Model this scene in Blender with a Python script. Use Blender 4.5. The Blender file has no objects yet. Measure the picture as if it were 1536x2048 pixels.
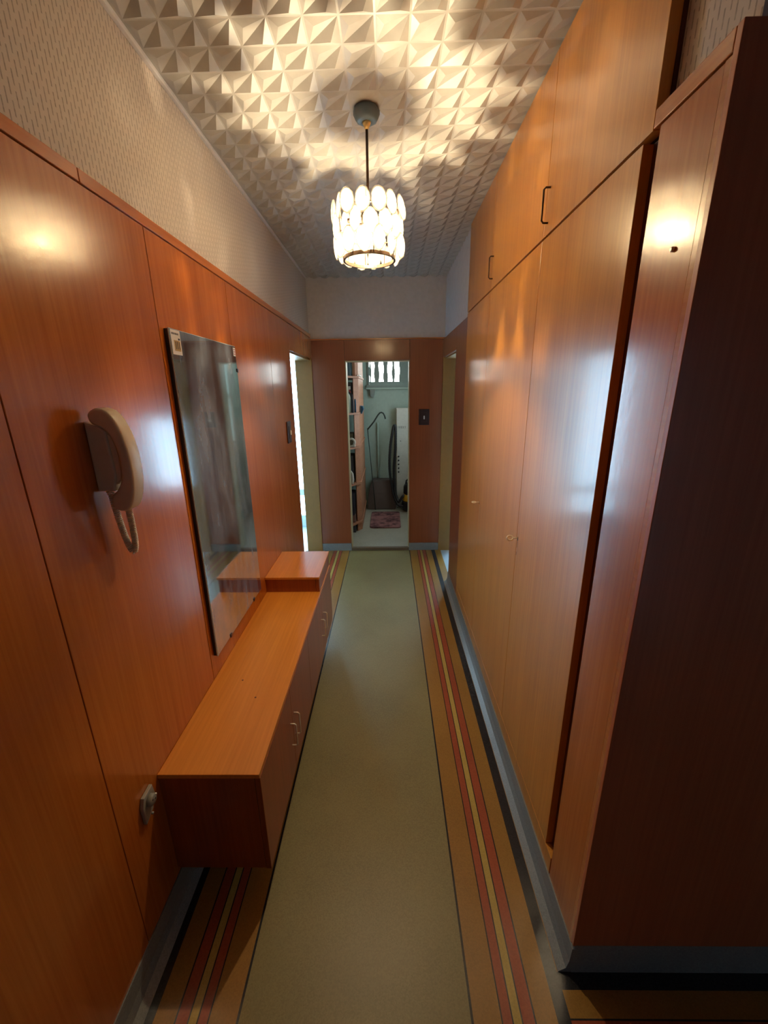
import bpy, bmesh, math, random
from mathutils import Vector, Matrix
random.seed(4)
S = bpy.context.scene
COL = S.collection

# ------------------------------------------------------------------ camera
YAW, PITCH, ROLL, FPX, CAMH = -0.013745, -0.291032, -0.013227, 812.39, 1.70
fw = Vector((math.sin(YAW)*math.cos(PITCH), math.cos(YAW)*math.cos(PITCH), math.sin(PITCH)))
rt0 = Vector((math.cos(YAW), -math.sin(YAW), 0)); up0 = rt0.cross(fw)
rt = rt0*math.cos(ROLL) + up0*math.sin(ROLL)
up = -rt0*math.sin(ROLL) + up0*math.cos(ROLL)
cd = bpy.data.cameras.new('camera')
cd.sensor_fit = 'HORIZONTAL'; cd.sensor_width = 36; cd.lens = 36*FPX/1536
cd.clip_start = 0.02; cd.clip_end = 60
cam = bpy.data.objects.new('camera', cd); COL.objects.link(cam)
cam.matrix_world = Matrix(((rt.x, up.x, -fw.x, 0), (rt.y, up.y, -fw.y, 0), (rt.z, up.z, -fw.z, CAMH), (0, 0, 0, 1)))
S.camera = cam

# ------------------------------------------------------------------ world, exposure, light levels
w = bpy.data.worlds.new('world'); S.world = w; w.use_nodes = True
w.node_tree.nodes['Background'].inputs[0].default_value = (0.62, 0.80, 1.0, 1)
w.node_tree.nodes['Background'].inputs[1].default_value = 0.6
S.view_settings.view_transform = 'Standard'; S.view_settings.look = 'None'
S.view_settings.exposure = 0.5; S.view_settings.gamma = 1.0
S.view_settings.use_curve_mapping = False
LAMP_W = 26.0                 # the pendant's clear bulb
LAMP_COL = (1.0, 0.79, 0.49)
SKY_COL = (0.45, 0.76, 1.0)
PANE_LEFT, PANE_RIGHT, PANE_END, PANE_HALL = 14.0, 17.0, 7.0, 0.48

# ------------------------------------------------------------------ dimensions (metres)
XL, XR, ZC, YE = -0.742, 0.535, 2.71, 4.20
LX, LY, LZ = -0.072, 1.885, 2.300     # bulb

# ------------------------------------------------------------------ materials
def newmat(name):
    m = bpy.data.materials.new(name); m.use_nodes = True
    return m, m.node_tree, m.node_tree.nodes['Principled BSDF']
def plain(name, col, rough=0.5, metal=0.0, coat=0.0, spec=0.5):
    m, nt, p = newmat(name)
    p.inputs['Base Color'].default_value = (*col, 1); p.inputs['Roughness'].default_value = rough
    p.inputs['Metallic'].default_value = metal; p.inputs['Coat Weight'].default_value = coat
    p.inputs['Specular IOR Level'].default_value = spec
    tc = nt.nodes.new('ShaderNodeNewGeometry'); n = nt.nodes.new('ShaderNodeTexNoise'); n.inputs['Scale'].default_value = 30
    nt.links.new(tc.outputs['Position'], n.inputs['Vector'])
    mx = nt.nodes.new('ShaderNodeMix'); mx.data_type = 'RGBA'
    mx.inputs['A'].default_value = (*[c*0.88 for c in col], 1); mx.inputs['B'].default_value = (*[min(1, c*1.08) for c in col], 1)
    nt.links.new(n.outputs['Fac'], mx.inputs['Factor']); nt.links.new(mx.outputs['Result'], p.inputs['Base Color'])
    return m
def wood(name, c1, c2, grain='z', rough=0.24, coat=0.35, spec=0.5, peel=0.05):
    m, nt, p = newmat(name); N = nt.nodes; L = nt.links
    g = N.new('ShaderNodeNewGeometry'); mp = N.new('ShaderNodeMapping'); L.new(g.outputs['Position'], mp.inputs['Vector'])
    sc = {'z': (95, 95, 2.2), 'y': (95, 2.2, 95), 'x': (2.2, 95, 95)}[grain]
    mp.inputs['Scale'].default_value = sc
    n = N.new('ShaderNodeTexNoise'); n.inputs['Scale'].default_value = 1; n.inputs['Detail'].default_value = 5; n.inputs['Roughness'].default_value = .6
    L.new(mp.outputs['Vector'], n.inputs['Vector'])
    mp2 = N.new('ShaderNodeMapping'); L.new(g.outputs['Position'], mp2.inputs['Vector'])
    mp2.inputs['Scale'].default_value = {'z': (9, 9, .5), 'y': (9, .5, 9), 'x': (.5, 9, 9)}[grain]
    n2 = N.new('ShaderNodeTexNoise'); n2.inputs['Scale'].default_value = 1; n2.inputs['Detail'].default_value = 2
    L.new(mp2.outputs['Vector'], n2.inputs['Vector'])
    ad = N.new('ShaderNodeMath'); ad.operation = 'MULTIPLY_ADD'; ad.inputs[1].default_value = .6
    L.new(n.outputs['Fac'], ad.inputs[0]); ml = N.new('ShaderNodeMath'); ml.operation = 'MULTIPLY'; ml.inputs[1].default_value = .4
    L.new(n2.outputs['Fac'], ml.inputs[0]); L.new(ml.outputs[0], ad.inputs[2])
    cr = N.new('ShaderNodeValToRGB'); cr.color_ramp.elements[0].position = .34; cr.color_ramp.elements[1].position = .66
    cr.color_ramp.elements[0].color = (*c1, 1); cr.color_ramp.elements[1].color = (*c2, 1)
    L.new(ad.outputs[0], cr.inputs[0]); L.new(cr.outputs[0], p.inputs['Base Color'])
    p.inputs['Roughness'].default_value = rough; p.inputs['Coat Weight'].default_value = coat
    p.inputs['Coat Roughness'].default_value = .13; p.inputs['Specular IOR Level'].default_value = spec
    n3 = N.new('ShaderNodeTexNoise'); n3.inputs['Scale'].default_value = 42; n3.inputs['Detail'].default_value = 3
    L.new(g.outputs['Position'], n3.inputs['Vector'])
    b = N.new('ShaderNodeBump'); b.inputs['Strength'].default_value = peel; b.inputs['Distance'].default_value = .004
    L.new(n3.outputs['Fac'], b.inputs['Height']); L.new(b.outputs[0], p.inputs['Normal']); L.new(b.outputs[0], p.inputs['Coat Normal'])
    return m
def speckle(name, c1, c2, scale=260, rough=.3, coat=.0):
    m, nt, p = newmat(name); N = nt.nodes; L = nt.links
    g = N.new('ShaderNodeNewGeometry')
    v = N.new('ShaderNodeTexVoronoi'); v.inputs['Scale'].default_value = scale; L.new(g.outputs['Position'], v.inputs['Vector'])
    n = N.new('ShaderNodeTexNoise'); n.inputs['Scale'].default_value = 3; n.inputs['Detail'].default_value = 4; L.new(g.outputs['Position'], n.inputs['Vector'])
    sp = N.new('ShaderNodeSeparateColor'); L.new(v.outputs['Color'], sp.inputs[0])
    ad = N.new('ShaderNodeMath'); ad.operation = 'MULTIPLY_ADD'; ad.inputs[1].default_value = .5
    L.new(sp.outputs[0], ad.inputs[0]); L.new(n.outputs['Fac'], ad.inputs[2])
    cr = N.new('ShaderNodeValToRGB'); cr.color_ramp.elements[0].position = .25; cr.color_ramp.elements[1].position = 1
    cr.color_ramp.elements[0].color = (*c1, 1); cr.color_ramp.elements[1].color = (*c2, 1)
    L.new(ad.outputs[0], cr.inputs[0]); L.new(cr.outputs[0], p.inputs['Base Color'])
    p.inputs['Roughness'].default_value = rough; p.inputs['Coat Weight'].default_value = coat
    return m
def wallpaper(name, base, dash, axis):
    """pale paper with columns of short dark vertical dashes, neighbouring columns offset"""
    m, nt, p = newmat(name); N = nt.nodes; L = nt.links
    g = N.new('ShaderNodeNewGeometry'); sx = N.new('ShaderNodeSeparateXYZ'); L.new(g.outputs['Position'], sx.inputs[0])
    def M(op, a, b=None):
        k = N.new('ShaderNodeMath'); k.operation = op
        for i, q in enumerate((a, b)):
            if q is None: continue
            if isinstance(q, (int, float)): k.inputs[i].default_value = q
            else: L.new(q, k.inputs[i])
        return k.outputs[0]
    u = M('MULTIPLY', sx.outputs['Y' if axis == 'y' else 'X'], 1/0.0145)
    fl = M('FLOOR', u); fr = M('FRACT', u)
    off = M('MULTIPLY', fl, .413)
    v = M('FRACT', M('ADD', M('MULTIPLY', sx.outputs['Z'], 1/0.038), off))
    a = M('LESS_THAN', M('ABSOLUTE', M('SUBTRACT', fr, .5)), .12)
    b = M('LESS_THAN', v, .74)
    k = M('MULTIPLY', a, b)
    n = N.new('ShaderNodeTexNoise'); n.inputs['Scale'].default_value = 160; L.new(g.outputs['Position'], n.inputs['Vector'])
    k2 = M('MULTIPLY', k, M('ADD', M('MULTIPLY', n.outputs['Fac'], .9), .1))
    mx = N.new('ShaderNodeMix'); mx.data_type = 'RGBA'; mx.inputs['A'].default_value = (*base, 1); mx.inputs['B'].default_value = (*dash, 1)
    L.new(k2, mx.inputs['Factor']); L.new(mx.outputs['Result'], p.inputs['Base Color'])
    p.inputs['Roughness'].default_value = .6; p.inputs['Specular IOR Level'].default_value = .35
    bp = N.new('ShaderNodeBump'); bp.inputs['Strength'].default_value = .5; bp.inputs['Distance'].default_value = .0015; bp.invert = True
    L.new(k, bp.inputs['Height']); L.new(bp.outputs[0], p.inputs['Normal'])
    return m
def emit(name, col, s):
    m = bpy.data.materials.new(name); m.use_nodes = True; nt = m.node_tree; nt.nodes.clear()
    e = nt.nodes.new('ShaderNodeEmission'); e.inputs[0].default_value = (*col, 1); e.inputs[1].default_value = s
    o = nt.nodes.new('ShaderNodeOutputMaterial'); nt.links.new(e.outputs[0], o.inputs[0]); return m
def shade_glass(name):
    m = bpy.data.materials.new(name); m.use_nodes = True; nt = m.node_tree; nt.nodes.clear(); N = nt.nodes; L = nt.links
    t = N.new('ShaderNodeBsdfTransparent'); t.inputs[0].default_value = (.95, .9, .8, 1)
    tl = N.new('ShaderNodeBsdfTranslucent'); tl.inputs[0].default_value = (.97, .93, .86, 1)
    gl = N.new('ShaderNodeBsdfGlossy'); gl.inputs['Roughness'].default_value = .08
    a = N.new('ShaderNodeMixShader'); a.inputs[0].default_value = .70; L.new(t.outputs[0], a.inputs[1]); L.new(tl.outputs[0], a.inputs[2])
    lw = N.new('ShaderNodeLayerWeight'); lw.inputs[0].default_value = .35
    b = N.new('ShaderNodeMixShader'); L.new(lw.outputs['Fresnel'], b.inputs[0]); L.new(a.outputs[0], b.inputs[1]); L.new(gl.outputs[0], b.inputs[2])
    o = N.new('ShaderNodeOutputMaterial'); L.new(b.outputs[0], o.inputs[0]); return m
def bulb_glass(name):
    m = bpy.data.materials.new(name); m.use_nodes = True; nt = m.node_tree; nt.nodes.clear(); N = nt.nodes; L = nt.links
    t = N.new('ShaderNodeBsdfTransparent'); gl = N.new('ShaderNodeBsdfGlossy'); gl.inputs['Roughness'].default_value = .05
    b = N.new('ShaderNodeMixShader'); b.inputs[0].default_value = .06; L.new(t.outputs[0], b.inputs[1]); L.new(gl.outputs[0], b.inputs[2])
    o = N.new('ShaderNodeOutputMaterial'); L.new(b.outputs[0], o.inputs[0]); return m
def mirror_mat(name):
    m, nt, p = newmat(name); N = nt.nodes; L = nt.links
    g = N.new('ShaderNodeNewGeometry'); mp = N.new('ShaderNodeMapping'); mp.inputs['Scale'].default_value = (4, 5, 1.6); L.new(g.outputs['Position'], mp.inputs[0])
    n = N.new('ShaderNodeTexNoise'); n.inputs['Scale'].default_value = 1.7; n.inputs['Detail'].default_value = 6; n.inputs['Roughness'].default_value = .62; L.new(mp.outputs[0], n.inputs[0])
    cr = N.new('ShaderNodeValToRGB'); cr.color_ramp.elements[0].position = .38; cr.color_ramp.elements[1].position = .62
    cr.color_ramp.elements[0].color = (.03, .03, .03, 1); cr.color_ramp.elements[1].color = (.40, .40, .40, 1); L.new(n.outputs['Fac'], cr.inputs[0])
    p.inputs['Metallic'].default_value = 1; p.inputs['Base Color'].default_value = (.62, .74, .80, 1); p.inputs['Roughness'].default_value = .05
    d = N.new('ShaderNodeBsdfDiffuse'); d.inputs[0].default_value = (.34, .38, .47, 1)
    mx = N.new('ShaderNodeMixShader'); L.new(cr.outputs[0], mx.inputs[0]); L.new(p.outputs[0], mx.inputs[1]); L.new(d.outputs[0], mx.inputs[2])
    L.new(mx.outputs[0], N['Material Output'].inputs[0]); return m
def rug_mat(name):
    m, nt, p = newmat(name); N = nt.nodes; L = nt.links
    g = N.new('ShaderNodeNewGeometry'); n = N.new('ShaderNodeTexNoise'); n.inputs['Scale'].default_value = 12; n.inputs['Detail'].default_value = 5; L.new(g.outputs['Position'], n.inputs[0])
    cr = N.new('ShaderNodeValToRGB'); e = cr.color_ramp.elements; e[0].position = .38; e[1].position = .62
    e[0].color = (.07, .025, .03, 1); e[1].color = (.33, .15, .15, 1); L.new(n.outputs['Fac'], cr.inputs[0]); L.new(cr.outputs[0], p.inputs['Base Color'])
    p.inputs['Roughness'].default_value = .9; return m

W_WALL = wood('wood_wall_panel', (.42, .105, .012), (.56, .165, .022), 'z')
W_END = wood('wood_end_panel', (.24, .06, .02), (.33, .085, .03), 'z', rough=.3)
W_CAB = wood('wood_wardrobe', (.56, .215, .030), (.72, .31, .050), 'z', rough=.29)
W_TRIM = wood('wood_trim', (.50, .15, .035), (.60, .21, .05), 'y')
W_TRIMX = wood('wood_trim_cross', (.50, .15, .035), (.60, .21, .05), 'x')
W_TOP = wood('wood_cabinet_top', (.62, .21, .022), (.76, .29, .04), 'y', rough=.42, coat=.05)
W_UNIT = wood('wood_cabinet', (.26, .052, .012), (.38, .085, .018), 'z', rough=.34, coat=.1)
W_DARK = wood('wood_dark_recess', (.10, .025, .012), (.16, .04, .02), 'z', rough=.5, coat=0)
W_HALL = wood('wood_hall_panel', (.44, .11, .04), (.56, .16, .06), 'z', rough=.36)
W_SHELF = wood('wood_shelf', (.36, .15, .08), (.50, .23, .13), 'y', rough=.55, coat=0)
PAPER = wallpaper('wallpaper_dashes', (.66, .58, .51), (.15, .12, .09), 'y')
PAPERX = wallpaper('wallpaper_dashes_cross', (.66, .60, .50), (.17, .12, .09), 'x')
PLASTER = plain('plaster_grey_white', (.72, .70, .71), .6)
FOAM = plain('ceiling_tile_foam', (.50, .48, .445), .42)
OCHRE = plain('painted_jamb_ochre', (.37, .175, .035), .45, coat=.1)
GREEN = plain('green_oil_paint', (.40, .52, .46), .45)
WHITE = plain('white_room_paint', (.72, .76, .78), .6)
SKIRT = speckle('skirting_terrazzo', (.17, .18, .175), (.27, .285, .275), rough=.4)
T_MAIN = speckle('terrazzo_green_cream', (.195, .155, .056), (.28, .232, .092), rough=.42)
T_TAN = speckle('terrazzo_tan', (.27, .135, .026), (.38, .195, .04), rough=.3)
T_RED = speckle('terrazzo_red', (.29, .052, .022), (.40, .09, .036), rough=.3)
T_YEL = speckle('terrazzo_yellow', (.42, .29, .06), (.54, .39, .10), rough=.3)
T_BLK = speckle('terrazzo_black', (.012, .012, .014), (.03, .03, .035), rough=.25)
T_UTIL = speckle('utility_floor', (.30, .28, .22), (.46, .44, .36), rough=.5)
T_BLUE = speckle('side_room_floor', (.40, .48, .52), (.5, .58, .62), rough=.3)
BLACKM = plain('black_plastic', (.015, .017, .02), .35)
NAVY = plain('dark_navy', (.02, .02, .035), .5)
CREAM = plain('cream_plastic', (.80, .68, .50), .38)
DKMET = plain('dark_bronze_metal', (.10, .06, .04), .35, metal=.8)
BRASS = plain('pale_brass', (.92, .80, .64), .3, metal=.15)
GREYM = plain('grey_canopy_plastic', (.09, .13, .17), .4)
GOLD = plain('gilded_inner_cap', (.6, .45, .2), .35, metal=.6)
SWITCH = plain('brown_bakelite', (.045, .022, .022), .3)
IVORY = plain('ivory_toggle', (.75, .68, .6), .4)
STEEL = plain('brushed_steel', (.55, .57, .57), .3, metal=.9)
DKIRON = plain('dark_iron_pipe', (.04, .06, .055), .45, metal=.3)
ENAMEL = plain('white_enamel', (.66, .68, .62), .4)
YELLOW = plain('yellow_plastic', (.75, .45, .03), .4)
BROWN = plain('brown_cloth', (.13, .10, .09), .9)
RUG = rug_mat('dull_red_rug')
GLASS = shade_glass('lamp_disc_glass')
BULB = bulb_glass('clear_bulb_glass')
MIRROR = mirror_mat('dusty_mirror_glass')
EDGE = plain('mirror_edge_dark', (.03, .035, .035), .3)
EDGEL = plain('mirror_edge_glass', (.55, .68, .68), .15)
PAPERW = plain('sticker_paper', (.78, .74, .66), .6)
GOLDP = plain('sticker_gold_print', (.45, .28, .06), .5)
INK = plain('dark_ink', (.02, .02, .02), .6)
GREYINK = plain('grey_ink', (.2, .22, .2), .6)
REDP = plain('red_paint', (.5, .05, .04), .4)
PALE = plain('pale_green_label', (.62, .70, .58), .5)
FRAMEM = plain('grey_green_paint', (.24, .29, .27), .5)
BLUEC = plain('blue_cloth', (.03, .11, .20), .8)
DKBOX = plain('dark_grey_card', (.05, .05, .06), .7)
PEACH = plain('orange_card', (.55, .24, .13), .7)
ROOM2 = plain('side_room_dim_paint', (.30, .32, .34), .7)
def ew(n, s, c=SKY_COL): return emit(n, c, s)

# ------------------------------------------------------------------ mesh helpers (world coordinates)
def box(bm, x0, x1, y0, y1, z0, z1, bev=0.0, mi=0):
    t = bmesh.new()
    vs = [t.verts.new((x, y, z)) for x in (x0, x1) for y in (y0, y1) for z in (z0, z1)]
    for f in ((0, 1, 3, 2), (4, 6, 7, 5), (0, 4, 5, 1), (2, 3, 7, 6), (0, 2, 6, 4), (1, 5, 7, 3)): t.faces.new([vs[i] for i in f])
    bmesh.ops.recalc_face_normals(t, faces=t.faces)
    if bev: bmesh.ops.bevel(t, geom=t.edges[:], offset=bev, segments=2, affect='EDGES', profile=.5)
    for f in t.faces: f.material_index = mi
    merge(bm, t)
def merge(bm, t):
    m = {}
    for v in t.verts: m[v] = bm.verts.new(v.co)
    for f in t.faces:
        try:
            g = bm.faces.new([m[v] for v in f.verts]); g.material_index = f.material_index; g.smooth = f.smooth
        except ValueError: pass
    t.free()
def tube(bm, pts, r, seg=8, caps=True, mi=0):
    pts = [Vector(p) for p in pts]; n = len(pts); rings = []; nrm = None
    for i, p in enumerate(pts):
        d = (pts[min(i+1, n-1)] - pts[max(i-1, 0)]).normalized()
        if nrm is None: nrm = d.orthogonal().normalized()
        else:
            nrm = (nrm - d*nrm.dot(d))
            nrm = nrm.normalized() if nrm.length > 1e-6 else d.orthogonal().normalized()
        b = d.cross(nrm); rr = r[i] if isinstance(r, (list, tuple)) else r
        rings.append([bm.verts.new(p + (nrm*math.cos(2*math.pi*k/seg) + b*math.sin(2*math.pi*k/seg))*rr) for k in range(seg)])
    for a, b in zip(rings, rings[1:]):
        for k in range(seg):
            f = bm.faces.new((a[k], a[(k+1) % seg], b[(k+1) % seg], b[k])); f.smooth = True; f.material_index = mi
    if caps:
        for q in (list(reversed(rings[0])), rings[-1]): bm.faces.new(q).material_index = mi
def lathe(bm, prof, c, seg=32, mi=0, axis='z'):
    rings = []
    for r, h in prof:
        ring = []
        for k in range(seg):
            a = 2*math.pi*k/seg; u, v = r*math.cos(a), r*math.sin(a)
            co = {'z': (c[0]+u, c[1]+v, c[2]+h), 'x': (c[0]+h, c[1]+u, c[2]+v), 'y': (c[0]+u, c[1]+h, c[2]+v)}[axis]
            ring.append(bm.verts.new(co))
        rings.append(ring)
    for a, b in zip(rings, rings[1:]):
        for k in range(seg):
            f = bm.faces.new((a[k], a[(k+1) % seg], b[(k+1) % seg], b[k])); f.smooth = True; f.material_index = mi
    bm.faces.new(list(reversed(rings[0]))).material_index = mi; bm.faces.new(rings[-1]).material_index = mi
def prism(bm, poly, a0, a1, axis='y', bev=0.0, mi=0, smooth=False):
    """poly = 2D outline; axis y: (x,z) at y a0..a1; axis z: (x,y); axis x: (y,z)"""
    t = bmesh.new()
    def P(p, a): return {'y': (p[0], a, p[1]), 'z': (p[0], p[1], a), 'x': (a, p[0], p[1])}[axis]
    A = [t.verts.new(P(p, a0)) for p in poly]; B = [t.verts.new(P(p, a1)) for p in poly]; n = len(poly)
    fa = t.faces.new(A); fb = t.faces.new(list(reversed(B)))
    for i in range(n):
        f = t.faces.new((A[i], B[i], B[(i+1) % n], A[(i+1) % n])); f.smooth = smooth
    bmesh.ops.recalc_face_normals(t, faces=t.faces)
    if bev:
        ed = [e for e in t.edges if fa in e.link_faces or fb in e.link_faces]
        bmesh.ops.bevel(t, geom=ed, offset=bev, segments=3, affect='EDGES', profile=.5)
    for f in t.faces: f.material_index = mi; f.smooth = f.smooth or smooth
    merge(bm, t)
def empty(name, loc, label=None, cat=None, group=None):
    o = bpy.data.objects.new(name, None); o.empty_display_size = .05; COL.objects.link(o); o.location = loc
    if label: tag(o, label, cat, group)
    return o
def tag(o, label=None, cat=None, group=None, kind=None):
    if label: o['label'] = label
    if cat: o['category'] = cat
    if group: o['group'] = group
    if kind: o['kind'] = kind
    return o
def mk(name, bm, mats, parent=None, recalc=True):
    if recalc: bmesh.ops.recalc_face_normals(bm, faces=bm.faces)
    org = Vector((0, 0, 0))
    if parent is None:
        xs = [v.co for v in bm.verts]
        org = Vector(((min(v.x for v in xs)+max(v.x for v in xs))/2, (min(v.y for v in xs)+max(v.y for v in xs))/2, min(v.z for v in xs)))
    else:
        q = parent
        while q is not None: org += q.location; q = q.parent
    for v in bm.verts: v.co -= org
    me = bpy.data.meshes.new(name); bm.to_mesh(me); bm.free()
    for m in (mats if isinstance(mats, (list, tuple)) else [mats]): me.materials.append(m)
    o = bpy.data.objects.new(name, me); COL.objects.link(o)
    if parent is None: o.location = org
    else: o.parent = parent
    return o
def bx(name, m, parent, *a, bev=0.0, label=None):
    bm = bmesh.new(); box(bm, *a, bev=bev); o = mk(name, bm, m, parent)
    if label: o['label'] = label
    return o
def struct(name, bm, m): return tag(mk(name, bm, m), kind='structure')
def sbox(name, m, *a, bev=0.0):
    return tag(bx(name, m, None, *a, bev=bev), kind='structure')

# ================================================================== SETTING
# ---- floor with inlaid stripes (one slab, strips are faces of it)
bm = bmesh.new()
FM = [T_MAIN, T_TAN, T_RED, T_YEL, T_BLK, T_BLUE]
def rect(x0, x1, y0, y1, mi, z=0.0):
    f = bm.faces.new([bm.verts.new(p) for p in ((x0, y0, z), (x1, y0, z), (x1, y1, z), (x0, y1, z))]); f.material_index = mi
lw = .0045
R_ = [(.2165, .2235, 4), (.2235, .3015, 1), (.3015, .3055, 4), (.3055, .3315, 2), (.3315, .3355, 4), (.3355, .3580, 3),
      (.3580, .3620, 4), (.3620, .3945, 2), (.3945, .3990, 4), (.3990, .4590, 1), (.4590, .4965, 4)]
Y0 = -1.6
rect(-.4385, .2165, Y0, YE, 0)
for a, b, k in R_:
    rect(a, b, Y0, YE, k)
    rect(-.222-b, -.222-a, Y0, YE, k)
rect(-.76, -.7185, Y0, YE, 1)
rect(.4965, .56, .787, YE, 1)
for a, b, k in ((Y0, -.9, 0), (-.9, .56, 1), (.56, .564, 4), (.564, .60, 2), (.60, .604, 4), (.604, .625, 3), (.625, .629, 4), (.629, .687, 2), (.687, .691, 4), (.691, .748, 1), (.748, .787, 4)):
    rect(.4965, 2.75, a, b, k)
rect(.56, .70, 3.42, YE, 5); rect(-.93, -.76, 3.28, YE, 5)
fl = struct('floor', bm, FM)
bm = bmesh.new(); box(bm, -3.1, -.90, 2.4, 5.2, -.04, .0); struct('floor_left_room', bm, T_BLUE)
bm = bmesh.new(); box(bm, .68, 2.75, 3.0, 5.2, -.04, .0); struct('floor_right_room', bm, T_BLUE)
bm = bmesh.new(); box(bm, -.80, .56, 4.20, 6.0, -.04, .03, bev=.004); struct('floor_utility', bm, T_UTIL)
bm = bmesh.new(); box(bm, -3.1, 2.75, Y0, 6.0, -.12, -.05); struct('floor_slab', bm, T_UTIL)

# ---- ceiling: embossed foam tiles, star shaped pyramids
bm = bmesh.new()
P = .1017; ox = -.334 - 5*P; oy = 1.4885 - 11*P
nx, ny = 14, 38
Zt = ZC
def star(cx, cy):
    """one square: a diagonal ridge with a shallow point in one half and a deep point in the other"""
    h = P/2 - .003; g = .25 if math.hypot(cx-LX, cy-LY) < .09 else 1.0
    def V(u, v, d): return bm.verts.new((cx-h+2*h*u, cy-h+2*h*v, Zt-d*g))
    TL, TR, BR, BL = V(0, 0, 0), V(1, 0, 0), V(1, 1, 0), V(0, 1, 0)
    D, B = V(.25, .25, .0062), V(.707, .707, .0155)
    for f in ((TR, TL, D), (TL, BL, D), (BL, TR, D), (TR, BL, B), (BR, TR, B), (BL, BR, B)): bm.faces.new(f)
for i in range(nx):
    for j in range(ny):
        cx, cy = ox + (i+.5)*P, oy + (j+.5)*P
        if cx > .58 or cy > YE+.05: continue
        star(cx, cy)
        h = P/2; g = h - .0035
        o4 = [(cx+sx*h, cy+sy*h, Zt) for sx, sy in ((-1, -1), (1, -1), (1, 1), (-1, 1))]
        i4 = [(cx+sx*g, cy+sy*g, Zt) for sx, sy in ((-1, -1), (1, -1), (1, 1), (-1, 1))]
        for k in range(4):
            bm.faces.new([bm.verts.new(p) for p in (o4[(k+1) % 4], o4[k], i4[k], i4[(k+1) % 4])])
bmesh.ops.remove_doubles(bm, verts=bm.verts, dist=.0002)
tag(mk('ceiling', bm, FOAM, recalc=False), kind='structure')
sbox('ceiling_hall', FOAM, -.80, 2.75, Y0, oy, ZC, ZC+.04)
sbox('ceiling_slab', PLASTER, -3.1, 2.75, Y0, 6.05, ZC+.045, ZC+.10)
sbox('ceiling_rooms_left', WHITE, -3.1, -.90, 2.4, 5.2, ZC, ZC+.04)
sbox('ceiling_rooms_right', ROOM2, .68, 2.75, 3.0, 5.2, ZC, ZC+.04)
sbox('ceiling_utility', GREEN, -.80, .56, 4.33, 6.0, 2.45, 2.5)
# thin cove line at the left ceiling edge
sbox('trim_1', PLASTER, -.757, -.742, Y0, YE, ZC-.016, ZC-.001, bev=.003)

# ---- left wall: masonry with papered upper part; wood panels are its parts
bm = bmesh.new()
box(bm, -.90, -.757, Y0, 3.28, 0, ZC); box(bm, -.90, -.757, 3.28, 4.33, 2.0, ZC)
wl = struct('wall_left', bm, PAPER)
seams = [-1.6, -1.08, -.44, .18, .80, 1.425, 2.07, 2.73, 3.28]
for a, b in zip(seams, seams[1:]):
    bx('wood_panel', W_WALL, wl, -.7565, XL, a+.0015, b-.0015, .10, 2.187, bev=.0012)
bx('wood_panel', W_WALL, wl, -.7565, XL, 3.2815, 4.199, 2.0, 2.187, bev=.0012)
bm = bmesh.new(); box(bm, -.757, XL+.002, Y0, 1.16, 2.191, 2.222, bev=.002); box(bm, -.757, XL+.002, 1.1615, YE-.001, 2.191, 2.222, bev=.002)
struct('trim_2', bm, W_TRIM)
# coved terrazzo skirting
def cove(y0, y1, s):
    b = bmesh.new()
    x = XL if s < 0 else XR
    pr = [(x-s*.0, 0), (x-s*.0, .105), (x+s*-.006, .105), (x+s*-.010, .05), (x+s*-.018, .02), (x+s*-.0385, .0008)]
    pr = [(x+s*.014, 0.0), (x+s*.014, .105), (x-s*.004, .105), (x-s*.007, .05), (x-s*.014, .018), (x-s*.0365, .0012), (x-s*.0365, 0)]
    prism(b, pr, y0, y1, 'y'); return b
struct('baseboard_left', cove(Y0, 3.28, -1), SKIRT)

# ---- end wall
bm = bmesh.new()
box(bm, -.90, -.42, 4.212, 4.33, 0, ZC); box(bm, .212, .70, 4.212, 4.33, 0, ZC); box(bm, -.42, .212, 4.212, 4.33, 1.98, ZC)
wb = struct('wall_end', bm, PLASTER)
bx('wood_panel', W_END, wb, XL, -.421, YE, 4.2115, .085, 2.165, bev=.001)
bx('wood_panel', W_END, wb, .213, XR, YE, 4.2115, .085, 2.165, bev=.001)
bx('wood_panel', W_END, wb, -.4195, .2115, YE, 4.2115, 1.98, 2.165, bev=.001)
bm = bmesh.new(); box(bm, -.742, -.42, 4.192, 4.2115, .0, .083, bev=.003); box(bm, .212, .535, 4.192, 4.2115, .0, .083, bev=.003)
struct('baseboard_end', bm, SKIRT)
bm = bmesh.new(); box(bm, -.742, .57, 4.196, 4.2118, 2.167, 2.178); struct('trim_3', bm, W_TRIMX)
# frame of the end doorway, thin pale edges
bm = bmesh.new(); box(bm, -.4195, -.411, 4.205, 4.34, .03, 1.98, bev=.001); box(bm, .203, .2115, 4.205, 4.34, .03, 1.98, bev=.001); box(bm, -.411, .203, 4.215, 4.34, 1.972, 1.979)
struct('door_1', bm, [plain('pale_frame_edge', (.55, .43, .25), .4)])
bm = bmesh.new(); box(bm, -.42, .212, 4.19, 4.23, .0, .036, bev=.004); struct('trim_4', bm, plain('threshold_wood', (.16, .11, .07), .4))

# ---- left doorway lining (ochre paint) and right doorway lining
bm = bmesh.new(); box(bm, -.905, XL, 4.185, 4.2105, 0, 2.0, bev=.002); box(bm, -.905, -.757, 3.28, 3.292, 0, 2.0, bev=.002); box(bm, -.905, -.757, 3.292, 4.185, 1.985, 1.999)
struct('door_2', bm, OCHRE)
bm = bmesh.new(); box(bm, XR, .69, 4.185, 4.2105, 0, 2.0, bev=.002); box(bm, .557, .69, 3.42, 3.432, 0, 2.0, bev=.002); box(bm, .557, .69, 3.432, 4.185, 1.985, 1.999)
struct('door_3', bm, OCHRE)

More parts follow.
